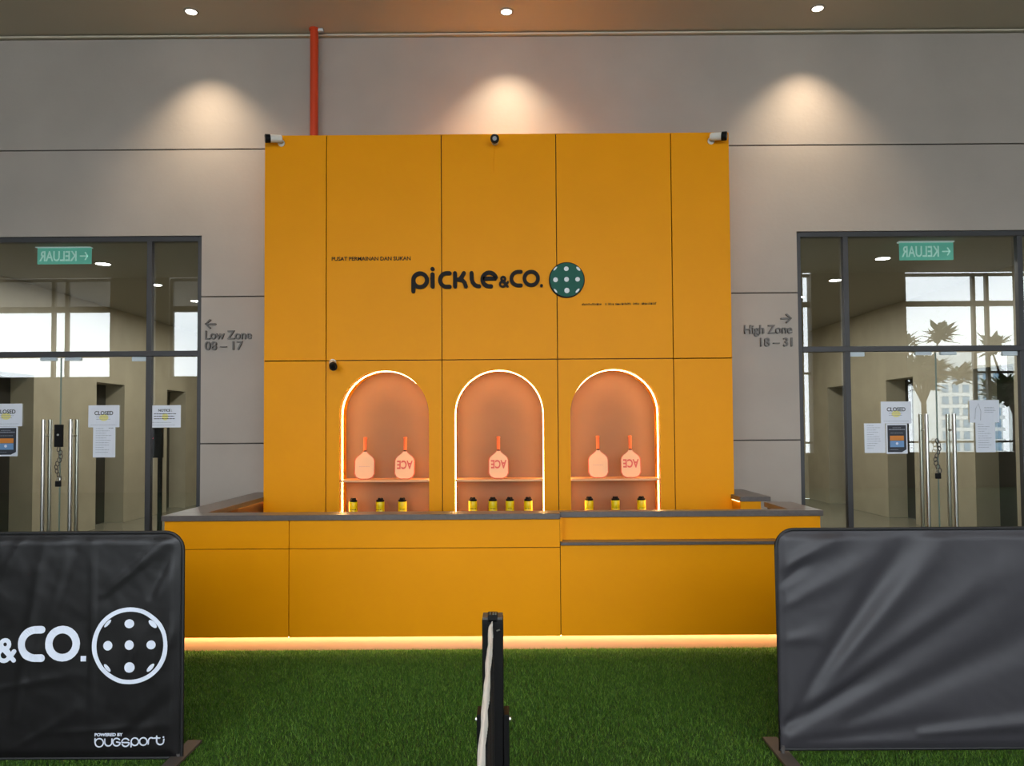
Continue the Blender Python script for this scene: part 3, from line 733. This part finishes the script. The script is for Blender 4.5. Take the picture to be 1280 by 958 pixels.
# ================================================================= BANNERS
YBN = 3.76; KB = F/YBN
def fold(x, z, segs):
    h = 0.0
    for (x0, z0, x1, z1, wd, am) in segs:
        dx, dz = x1-x0, z1-z0; L2 = dx*dx+dz*dz; t = ((x-x0)*dx+(z-z0)*dz)/L2
        tc_ = max(0.0, min(1.0, t)); ex = x0+dx*tc_-x; ez = z0+dz*tc_-z
        wv = wd*(0.5+0.9*tc_)
        fade = math.sin(PI*min(1, max(0, tc_*0.9+0.08)))**0.5
        h += am*fade*math.exp(-(ex*ex+ez*ez)/(wv*wv))
    return h
from mathutils import noise as mn
def banner(x0, x1, ztop, zbot, side, fab, segs, label, seed):
    T = tag(empty('banner_barrier', ((x0+x1)/2, YBN, 0)), label, 'banner', 'black court banners'); cx = (x0+x1)/2
    inner = x1 if side < 0 else x0
    nx, nzz = 190, 86; R = 0.085
    def zt(x):
        d = min(x-x0, x1-x)
        return ztop-(R-math.sqrt(max(0, R*R-(R-d)**2)) if d < R else 0)
    def hfun(x, z):
        u = min(x-x0, x1-x, z-zbot+0.004, ztop-z); e = max(0.0, min(1.0, u/0.05)); e = e*e*(3-2*e)
        h = fold(x, z, segs)+0.004*mn.noise((x*2.2+seed, z*1.6, 0))+0.0022*mn.noise((x*7+z*4+seed, z*6-x*4, 3))
        h += 0.0010*mn.noise((x*22+z*10, z*20, 5))+(0.0022 if side < 0 else 0.0008)*mn.noise((x*11-z*8+seed, x*2+z*3, 9))
        return -(0.016*e+0.004)-h*e
    m = MB(); V = []
    for j in range(nzz+1):
        for i in range(nx+1):
            x = x0+(x1-x0)*i/nx; z = zbot+(zt(x)-zbot)*j/nzz
            V.append((x-cx, hfun(x, z), z))
    B = [(x, 0.012, z) for x, y, z in V]; N = len(V); st = nx+1; Fq = []
    for j in range(nzz):
        for i in range(nx):
            a_ = j*st+i; Fq.append((a_, a_+1, a_+st+1, a_+st)); Fq.append((N+a_, N+a_+st, N+a_+st+1, N+a_+1))
    for i in range(nx): Fq.append((i, N+i, N+i+1, i+1)); a_ = nzz*st+i; Fq.append((a_, a_+1, N+a_+1, N+a_))
    for j in range(nzz): a_ = j*st; Fq.append((a_, a_+st, N+a_+st, N+a_)); a_ = j*st+nx; Fq.append((a_, N+a_, N+a_+st, a_+st))
    m.add(V+B, Fq); m.build('fabric_cover', fab, T, smooth=False)
    me = T.children[0].data
    for p_ in me.polygons: p_.use_smooth = True
    # tubular frame inside the hem, its edge shows as a thin dark outline
    out = []
    for k in range(9): a_ = PI/2*k/8; out.append((x1-R+R*math.sin(a_)-cx, ztop-R+R*math.cos(a_)))
    pth = [(x1-cx, zbot)]+[p_ for p_ in reversed(out)]
    out2 = [(x0+R-R*math.sin(PI/2*k/8)-cx, ztop-R+R*math.cos(PI/2*k/8)) for k in range(9)]
    pth = pth+out2+[(x0-cx, zbot), (x1-cx, zbot)]
    MB().tube([(x, 0.0, z) for x, z in pth], 0.009, 8).build('frame_tube', M['piping'], T, smooth=True)
    for fx in (x0+0.015, x1-0.015):
        MB().box(fx-0.036-cx, fx+0.036-cx, -0.19, 0.19, 0.012, 0.026).build('foot', M['steel'], T, 0.002)
        MB().tube([(fx-cx, 0, 0.012), (fx-cx, 0, zbot+0.02)], 0.012, 8).build('foot_post', M['steel'], T)
    return T, cx, hfun
def pt(px, py): q_ = at(px, py, YBN); return (q_.x, q_.z)
def seg(px0, py0, px1, py1, wpx, a_):
    if px1 < 600: wpx *= 0.62; a_ *= 0.95
    else: a_ *= 1.7
    p0_, p1_ = pt(px0, py0), pt(px1, py1); return (p0_[0], p0_[1], p1_[0], p1_[1], wpx/KB, a_)
zt_l = at(100, 666.5, YBN).z; zb_l = at(100, 948, YBN).z; xl = at(228.3, 800, YBN).x
segL = [seg(119, 930, 118, 668, 4, 0.004), seg(20, 900, 60, 672, 9, 0.006), seg(45, 840, 95, 690, 8, -0.005), seg(140, 880, 225, 700, 13, 0.004),
        seg(120, 950, 228, 862, 12, -0.007), seg(60, 790, 90, 690, 7, 0.005), seg(130, 745, 215, 672, 9, 0.007), seg(20, 935, 110, 880, 9, 0.005), seg(190, 745, 222, 672, 12, -0.006), seg(0, 860, 110, 840, 9, 0.004), seg(190, 850, 228, 770, 8, 0.005),
        seg(5, 720, 35, 668, 8, 0.005), seg(60, 915, 228, 905, 7, 0.003)]
Tl, cxl, hl = banner(xl-2.9, xl, zt_l, zb_l, -1, M['fabric'], segL, 'black fabric barrier banner with white print, left of the net', 1.3)
zt_r = at(1130, 661.5, YBN).z; zb_r = at(1130, 936, YBN).z; xr = at(972, 800, YBN).x
segR = [seg(984, 905, 1140, 668, 13, -0.016), seg(990, 890, 1180, 670, 14, 0.012), seg(984, 908, 1255, 735, 15, -0.016), seg(1010, 880, 1280, 700, 16, 0.010), seg(1060, 900, 1330, 770, 18, -0.010),
        seg(1080, 850, 1300, 720, 14, 0.006), seg(975, 710, 1050, 668, 10, 0.010), seg(975, 730, 1010, 700, 7, -0.008), seg(972, 760, 1100, 690, 12, 0.006),
        seg(1150, 915, 1400, 890, 10, 0.010), seg(985, 930, 1200, 900, 10, -0.006), seg(975, 800, 1040, 790, 10, 0.005)]
Tr, cxr, hr = banner(xr, xr+2.9, zt_r, zb_r, 1, M['fabric2'], segR, 'plain charcoal fabric barrier banner, right of the net', 7.1)
# print on the left banner (lies on the folds of the cloth)
dl = lambda x, z: hl(x+cxl, z)-0.0022
S2 = 2.02
c0 = at(81.4, 803.4, YBN)
tfb = lambda x, y: (c0.x-cxl+(x-664.4)*S2/KB, c0.z-(y-349.1)*S2/KB)
letters(tfb, S2/KB, -0.001, 0.0, M['print'], Tl, 'printed_letter', depth_of=dl, square_dot=True)
q = at(165.5, 805.8, YBN); bcx, bcz = q.x-cxl, q.z
m = MB(); stroke(m, [(bcx+44.2/KB*math.cos(2*PI*k/64), bcz+44.2/KB*math.sin(2*PI*k/64)) for k in range(64)], 5.2/KB, -0.001, 0, closed=True)
m.v = [(x, y+dl(x, z), z) for x, y, z in m.v]; m.build('printed_ring', M['print'], Tl, fix=True)
ball_marks(bcx, bcz, 1.94/KB, -0.001, 0, M['print'], Tl, dl)
q = at(121.5, 918.2, YBN)
o = text('printed_line', 'POWERED BY', 5.0/KB, 0.001, M['print'], Tl, (q.x-cxl, -0.0235, q.z), bold=0.0008, align='LEFT', sxs=0.98)
xs_ = [v.co.x for v in o.data.vertices]; o.data.transform(Matrix.Scale((34.5/KB)/(max(xs_)-min(xs_)), 4, (1, 0, 0)))
# maker's name in thin rounded strokes
q = at(110, 900, YBN); sb = 1/9.143
tb_ = lambda x, y: (q.x-cxl+x*sb/KB, q.z-y*sb/KB)
mk = [([(112, 190), (112, 235)], 0), (A(160, 236, 46, 0, 342, 18), 1), ([(222, 195), (222, 235)]+A(262, 232, 40, 175, 5, 10)+[(302, 195)], 0),
      (A(355, 230, 42, -40, -350, 18)+[(355, 228)], 0), (A(455, 232, 42, -30, -180, 10)+[(430, 235), (480, 235)]+A(455, 236, 42, 5, 160, 10), 0),
      (A(560, 226, 42, 0, 342, 18), 1), ([(518, 226), (518, 282)], 0), (A(655, 224, 42, 0, 342, 18), 1), ([(712, 255), (712, 215)]+A(745, 215, 32, 180, 305, 8), 0),
      ([(805, 165), (805, 225)]+A(845, 220, 40, 170, 0, 10)+[(886, 200)], 0), ([(776, 187), (840, 187)], 0)]
m = MB()
for k_, (pts, c_) in enumerate(mk): stroke(m, [tb_(*p_) for p_ in pts], 14*sb/KB, -0.001-0.0002*k_, 0, closed=bool(c_), cap=3)
disc(m, *tb_(880, 178), 10*sb/KB, -0.001, 0, n=8)
m.v = [(x, y-0.0235, z) for x, y, z in m.v]; m.build('printed_maker_name', M['print'], Tl, fix=True)

# ================================================================= NET
YP = 2.84; PX = at(616, 850, YP).x; KP = F/YP
nt_ = tag(empty('pickleball_net', (PX, YP, 0)), 'black court net with white top band and black end post, running towards the camera', 'net')
PZ = at(616, 775, YP).z
bx('post', M['black'], nt_, -13/KP, 13/KP, 0, 0.075, 0.02, PZ, 0.003)
bx('post_cap', M['steel'], nt_, -12.5/KP, -6/KP, -0.002, 0.077, PZ, PZ+0.008, 0.001); bx('post_cap', M['steel'], nt_, 6/KP, 12.5/KP, -0.002, 0.077, PZ, PZ+0.008, 0.001)
bx('pulley_block', M['black'], nt_, -6/KP, 6/KP, 0.0, 0.06, PZ-0.01, PZ+0.016, 0.002)
for k in (-3, 1, 4): MB().tube([(k/KP, 0.01, PZ+0.016), (k/KP, 0.01, PZ+0.024)], 0.003, 8).build('bolt', M['chrome'], nt_)
MB().tube([(5/KP, -0.004, PZ-0.04), (9/KP, -0.006, PZ-0.035)], 0.003, 8).build('rope_hook', M['chrome'], nt_)
SZ_ = at(616, 893, YP).z
bx('base_sleeve', M['black'], nt_, -20/KP, -13.2/KP, -0.01, 0.085, 0.0, SZ_, 0.002); bx('base_sleeve', M['black'], nt_, 13.2/KP, 20/KP, -0.01, 0.085, 0.0, SZ_, 0.002)
for s_ in (-1, 1): MB().tube([(s_*19/KP, 0.02, SZ_-0.025), (s_*22/KP, 0.02, SZ_-0.025)], 0.008, 8).build('bolt', M['chrome'], nt_)
bx('base_foot', M['black'], nt_, -0.05, 0.05, -0.35, 0.35, 0, 0.03, 0.004)
# net line
NY0, NY1 = -0.005, -(YP-YB)+0.4
def nline(y):   # local x and top z along the net
    L = (NY0-y)/(NY0-NY1)
    return 0.010*L*5+0.0045*mn.noise((y*6, 0, 0)), PZ-0.004-0.05*math.sin(PI*L)+0.004*mn.noise((0, y*7, 1))
nb_ = 160; m = MB(); sec = []
for i in range(nb_+1):
    y = NY0+(NY1-NY0)*(i/nb_)**1.5; x, z = nline(y)
    tp = min(1, 0.25+i/8); wv = (0.0072+0.003*mn.noise((y*9, 5, 0)))*tp; x2 = 0.004*mn.noise((y*13, 9, 2))
    x -= 0.004*tp
    for px_, pz_ in ((-wv, -0.05), (-wv, -0.006), (-wv*0.3+x2, 0.0), (wv*0.4+x2, -0.001), (wv, -0.008), (wv+x2, -0.05)): m.v.append((x+px_, y, z+pz_))
for i in range(nb_):
    for k in range(6):
        a_ = i*6+k; b_ = i*6+(k+1) % 6; m.f.append((a_, b_, b_+6, a_+6))
m.f.append(tuple(range(6))); m.f.append(tuple(reversed(range(nb_*6, nb_*6+6))))
m.build('white_top_band', M['band'], nt_, smooth=True)
m = MB(); rs = 0.0014
def bar(p, q_):
    p = Vector(p); q_ = Vector(q_); d = (q_-p).normalized(); a_ = d.cross(Vector((1, 0, 0.01))).normalized(); b_ = d.cross(a_)
    v = [e+a_*rs*math.cos(2.094*k)+b_*rs*math.sin(2.094*k) for e in (p, q_) for k in range(3)]
    m.add(v, [(0, 1, 4, 3), (1, 2, 5, 4), (2, 0, 3, 5)])
ys = np.linspace(NY0-0.01, NY1, 320)
for y in ys: x, z = nline(y); bar((x+0.004, y, z-0.045), (x+0.006, y, 0.07))
for zz in np.linspace(0.07, 0.86, 36):
    for i in range(0, 320-1, 8):
        j = min(i+8, 319); xa = nline(ys[i])[0]; xb = nline(ys[j])[0]
        bar((xa+0.005, ys[i], min(zz, PZ-0.1)), (xb+0.005, ys[j], min(zz, PZ-0.1)))
m.build('net_mesh', M['net'], nt_)['kind'] = 'stuff'
bx('post', M['black'], nt_, 0.05-13/KP, 0.05+13/KP, NY1-0.08, NY1-0.005, 0.0, PZ, 0.003)

# ================================================================= WALL ZONE LETTERS
def zone(name, lines, arrow, label, right):
    t = tag(empty(name, (0, YW, 0)), label, 'lettering')
    for s_, px0, px1, py, size in lines:
        a_ = at(px0, py, YW); b_ = at(px1, py, YW)
        glyphs('letter', s_, size/(F/YW), 0.025, M['silver'], t, (a_.x, -0.001, a_.z), width=b_.x-a_.x, bold=0.0012)
    ax, ay = arrow; p_ = at(ax, ay, YW); L = 6.0/(F/YW); m = MB(); s = 1 if right else -1
    stroke(m, [(p_.x-L, p_.z), (p_.x+L, p_.z)], 0.014, -0.026, -0.001); stroke(m, [(p_.x+s*L*0.1, p_.z+L*0.85), (p_.x+s*L, p_.z), (p_.x+s*L*0.1, p_.z-L*0.85)], 0.014, -0.026, -0.001)
    m.build('arrow', M['silver'], t)
zone('zone_sign', [('Low Zone', 256.5, 315, 424.5, 15.5), ('08 \u2013 17', 256.5, 304, 438, 15.5)], (264, 405.5), 'raised grey lettering Low Zone with left arrow beside left doors', False)
zone('zone_sign', [('High Zone', 929, 989.5, 417.5, 15.5), ('18 \u2013 31', 947, 990, 433.5, 15.5)], (982, 398.5), 'raised grey lettering High Zone with right arrow beside right doors', True)

# ================================================================= PAPERS ON THE GLASS
YG = YW+0.062
def sheet(name, px0, py0, px1, py1, kind, label, lift=0.0, cut=None):
    a_ = at(px0, py0, YG); b_ = at(px1, py1, YG); w_ = b_.x-a_.x; h_ = a_.z-b_.z
    t = tag(empty(name, (a_.x+w_/2, YG-lift, b_.z)), label, 'paper' if kind != 'poster' else 'poster', 'papers taped to the glass')
    m = MB(); n = 8
    v = []
    for j in (0, 1):
        for i in range(n+1): v.append((-w_/2+w_*i/n, -0.0025+0.0012*math.sin(i*1.3+j*2+px0), j*h_))
    N = len(v); v += [(x, y+0.0006, z) for x, y, z in v]
    f = [(i, i+1, n+2+i, n+1+i) for i in range(n)]+[(N+i, N+n+1+i, N+n+2+i, N+i+1) for i in range(n)]+[(0, N, N+n+1, n+1), (n, 2*n+1, N+2*n+1, N+n)]
    f += [(i, N+i, N+i+1, i+1) for i in range(n)]+[(n+1+i, n+2+i, N+n+2+i, N+n+1+i) for i in range(n)]
    m.add(v, f).build('sheet', M['paper'], t)
    yy = -0.0045; rr = random.Random(int(px0+py0))
    def lines(z0, z1, n_, mm, x0=-0.4, x1=0.4, hh=0.0025, ragged=0.2, nm='printed_lines'):
        q_ = MB()
        for k in range(n_):
            z = h_*(z0+(z1-z0)*k/max(1, n_-1)); e = x1-rr.random()*ragged; x = x0*w_
            while x < e*w_:
                l = rr.uniform(0.008, 0.03); q_.box(x, min(x+l, e*w_), yy, yy+0.0005, z, z+hh); x += l+0.004
        q_.build(nm, mm, t)['kind'] = 'stuff'
    if kind == 'closed':
        text('headline', 'CLOSED', h_*0.25, 0.0006, M['ink'], t, (0, yy, h_*0.56), bold=0.0010, sxs=0.92)
        q_ = MB(); disc(q_, 0, h_*0.44, w_*0.15, yy+0.0006, yy+0.0009, h_*0.15); q_.build('yellow_highlight', M['inkyellow'], t)
        lines(0.36, 0.46, 2, M['inkgrey'], -0.24, 0.26, 0.004, 0.08); lines(0.10, 0.11, 1, M['inkgrey'], -0.42, 0.42, 0.003, 0.02)
    elif kind == 'notice':
        text('headline', 'NOTICE :', h_*0.15, 0.0006, M['ink'], t, (0, yy, h_*0.72), bold=0.001)
        lines(0.38, 0.60, 3, M['ink'], -0.36, 0.38, 0.007, 0.1); lines(0.10, 0.22, 2, M['inkgrey'], -0.42, 0.40, 0.003, 0.3)
        q_ = MB(); disc(q_, 0, h_*0.48, w_*0.10, yy+0.0006, yy+0.0009, h_*0.16); q_.build('yellow_highlight', M['inkyellow'], t)
    elif kind == 'list':
        lines(0.16, 0.92, 11, M['inkgrey'], -0.38, 0.36, 0.0035, 0.45)
        if px0 < 500: lines(0.93, 0.94, 1, M['ink'], 0.2, 0.42, 0.004, 0.02, 'printed_heading')
    elif kind == 'poster':
        MB().prism([(-w_*0.44, h_*0.05), (w_*0.22, h_*0.05), (w_*0.44, h_*0.14), (w_*0.44, h_*0.95), (-w_*0.44, h_*0.95)], yy-0.0002, yy+0.001).build('dark_print', M['poster'], t)
        MB().box(-w_*0.33, w_*0.33, yy-0.0006, yy-0.0002, h_*0.44, h_*0.60).build('orange_block', M['porange'], t)
        MB().box(-w_*0.33, w_*0.33, yy-0.0006, yy-0.0002, h_*0.22, h_*0.43).build('blue_block', M['pblue'], t)
        q_ = MB(); disc(q_, 0, h_*0.34, w_*0.06, yy-0.001, yy-0.0006); q_.build('white_icon', M['paper'], t)
        q_ = MB()
        for z, a0, a1, hh in ((0.79, -0.38, 0.38, 0.010), (0.86, -0.2, 0.2, 0.005), (0.68, -0.30, 0.30, 0.005), (0.13, -0.35, 0.05, 0.004)):
            x = a0*w_
            while x < a1*w_: l = rr.uniform(0.006, 0.016); q_.box(x, min(x+l, a1*w_), yy-0.0006, yy-0.0002, z*h_, z*h_+hh); x += l+0.003
        q_.build('poster_lines', M['inkgrey'], t)['kind'] = 'stuff'
    elif kind == 'back':
        q_ = MB(); stroke(q_, [(-w_*0.32, h_*0.15), (-w_*0.30, h_*0.6), (-w_*0.2, h_*0.85), (-w_*0.12, h_*0.5), (-w_*0.14, h_*0.1)], 0.004, yy, yy+0.0005); q_.build('drawn_line', M['inkgrey'], t)
        lines(0.45, 0.66, 4, M['inkgrey'], 0.0, 0.42, 0.004, 0.15)
    return t
sheet('notice_sheet', -12, 505, 28, 533, 'closed', 'CLOSED notice on left doors, cut by the photo edge', 0.002)
sheet('poster_sheet', -7, 533.5, 22, 570.5, 'poster', 'dark poster with orange and blue blocks on the left doors')
sheet('notice_sheet', 111, 507, 149.5, 534.3, 'closed', 'CLOSED notice on the left doors, right of the pull handles', 0.003)
sheet('text_sheet', 116.7, 533, 144, 572, 'list', 'white text sheet under a CLOSED notice, right of the left door handles')
sheet('notice_sheet', 187.5, 507, 226, 534.5, 'notice', 'white NOTICE sheet on the narrow left side window above card reader', 0.002)
sheet('notice_sheet', 1100.5, 502.3, 1139, 529.5, 'closed', 'CLOSED notice on the right doors above a dark poster', 0.003)
sheet('text_sheet', 1080, 529.5, 1107, 566.3, 'list', 'white text sheet left of the dark poster on right doors')
sheet('poster_sheet', 1107.3, 530, 1134.5, 567.3, 'poster', 'dark poster with orange and blue blocks on the right doors')
sheet('drawing_sheet', 1211, 500.5, 1249, 528.3, 'back', 'white sheet with drawn curve on right doors, right of the handles', 0.003)
sheet('text_sheet', 1219, 528, 1244.5, 565.5, 'list', 'white text sheet below the drawn sheet, far right of right doors')

# card reader, lobby posts, chain locks
a_ = at(186, 535, YG+0.05); b_ = at(203.5, 572.5, YG+0.05)
t = tag(empty('card_reader', ((a_.x+b_.x)/2, YG+0.03, b_.z)), 'black card reader with red light behind the left side window', 'card reader')
w_ = b_.x-a_.x; h_ = a_.z-b_.z
bx('housing', M['black'], t, -w_/2, w_/2, 0, 0.04, 0, h_, 0.004)
bx('keypad', M['letter'], t, -w_*0.1, w_*0.35, -0.004, 0, h_*0.3, h_*0.75, 0.001)
m = MB(); disc(m, -w_*0.22, h_*0.65, 0.014, -0.004, 0, 0.007); m.build('red_light', M['red_led'], t)
bx('conduit', M['black'], t, w_*0.18, w_*0.45, 0.005, 0.035, -b_.z+0.02, 0, 0.003)
def chain(px, py, label):
    p_ = at(px, py, YW+0.03); t = tag(empty('chain_lock', p_), label, 'lock')
    m = MB()
    for k in range(9):
        a0 = k*0.7; z = 0.16-k*0.036; x = 0.022*math.sin(k*0.9)
        m.tube([(x+0.016*math.cos(2*PI*i/10), 0.010*math.sin(2*PI*i/10+a0)*0.6, z+0.024*math.sin(2*PI*i/10)) for i in range(11)], 0.0045, 6)
    m.build('chain_links', M['steel'], t, smooth=True)
    MB().box(-0.026, 0.026, -0.012, 0.012, -0.21, -0.155).build('padlock_body', M['black'], t, 0.004)
    MB().tube([(-0.016, 0, -0.155), (-0.016, 0, -0.13), (0, 0, -0.115), (0.016, 0, -0.13), (0.016, 0, -0.155)], 0.005, 8).build('shackle', M['chrome'], t, smooth=True)
chain(73, 582, 'dark chain and padlock between the handles of the left doors')
chain(1172, 572, 'dark chain and padlock between the handles of the right doors')
a_ = at(67, 531, YW+0.03); b_ = at(78, 559, YW+0.03)
t = tag(empty('door_lock_box', ((a_.x+b_.x)/2, YW+0.03, b_.z)), 'black lock box on the meeting edge of the left glass doors', 'lock')
bx('lock_housing', M['black'], t, -0.04, 0.04, 0, 0.03, 0, a_.z-b_.z, 0.004)
MB().tube([(0, -0.006, 0.12), (0, 0, 0.12)], 0.01, 12).build('key_cylinder', M['chrome'], t)

# ================================================================= TURF
n = 460000
X = rng.uniform(-3.6, 3.6, n); Yy = 2.6+(YC+0.05-2.6)*rng.uniform(0, 1, n)**0.95
h = rng.uniform(0.012, 0.023, n); th = rng.uniform(0, 2*PI, n); ln = rng.uniform(0.0, 0.018, n); la = rng.uniform(0, 2*PI, n)
wd = rng.uniform(0.0013, 0.0024, n)
V = np.zeros((n, 3, 3), dtype=np.float32)
V[:, 0] = np.stack([X-wd*np.cos(th), Yy-wd*np.sin(th), np.zeros(n)], 1)
V[:, 1] = np.stack([X+wd*np.cos(th), Yy+wd*np.sin(th), np.zeros(n)], 1)
V[:, 2] = np.stack([X+ln*np.cos(la), Yy+ln*np.sin(la), h], 1)
keep = ~((np.abs(X) < 0) | ((Yy > YC+0.04) & (X > CL) & (X < CRt)))
V = V[keep]; n = len(V)
me = bpy.data.meshes.new('artificial_grass')
me.vertices.add(n*3); me.vertices.foreach_set('co', V.reshape(-1))
me.loops.add(n*3); me.loops.foreach_set('vertex_index', np.arange(n*3, dtype=np.int32))
me.polygons.add(n); me.polygons.foreach_set('loop_start', np.arange(0, n*3, 3, dtype=np.int32))
me.update(calc_edges=True); me.materials.append(M['blade'])
o = bpy.data.objects.new('artificial_grass', me); COL.objects.link(o)
tag(o, 'short green artificial grass covering the hall floor', 'grass', kind='stuff')
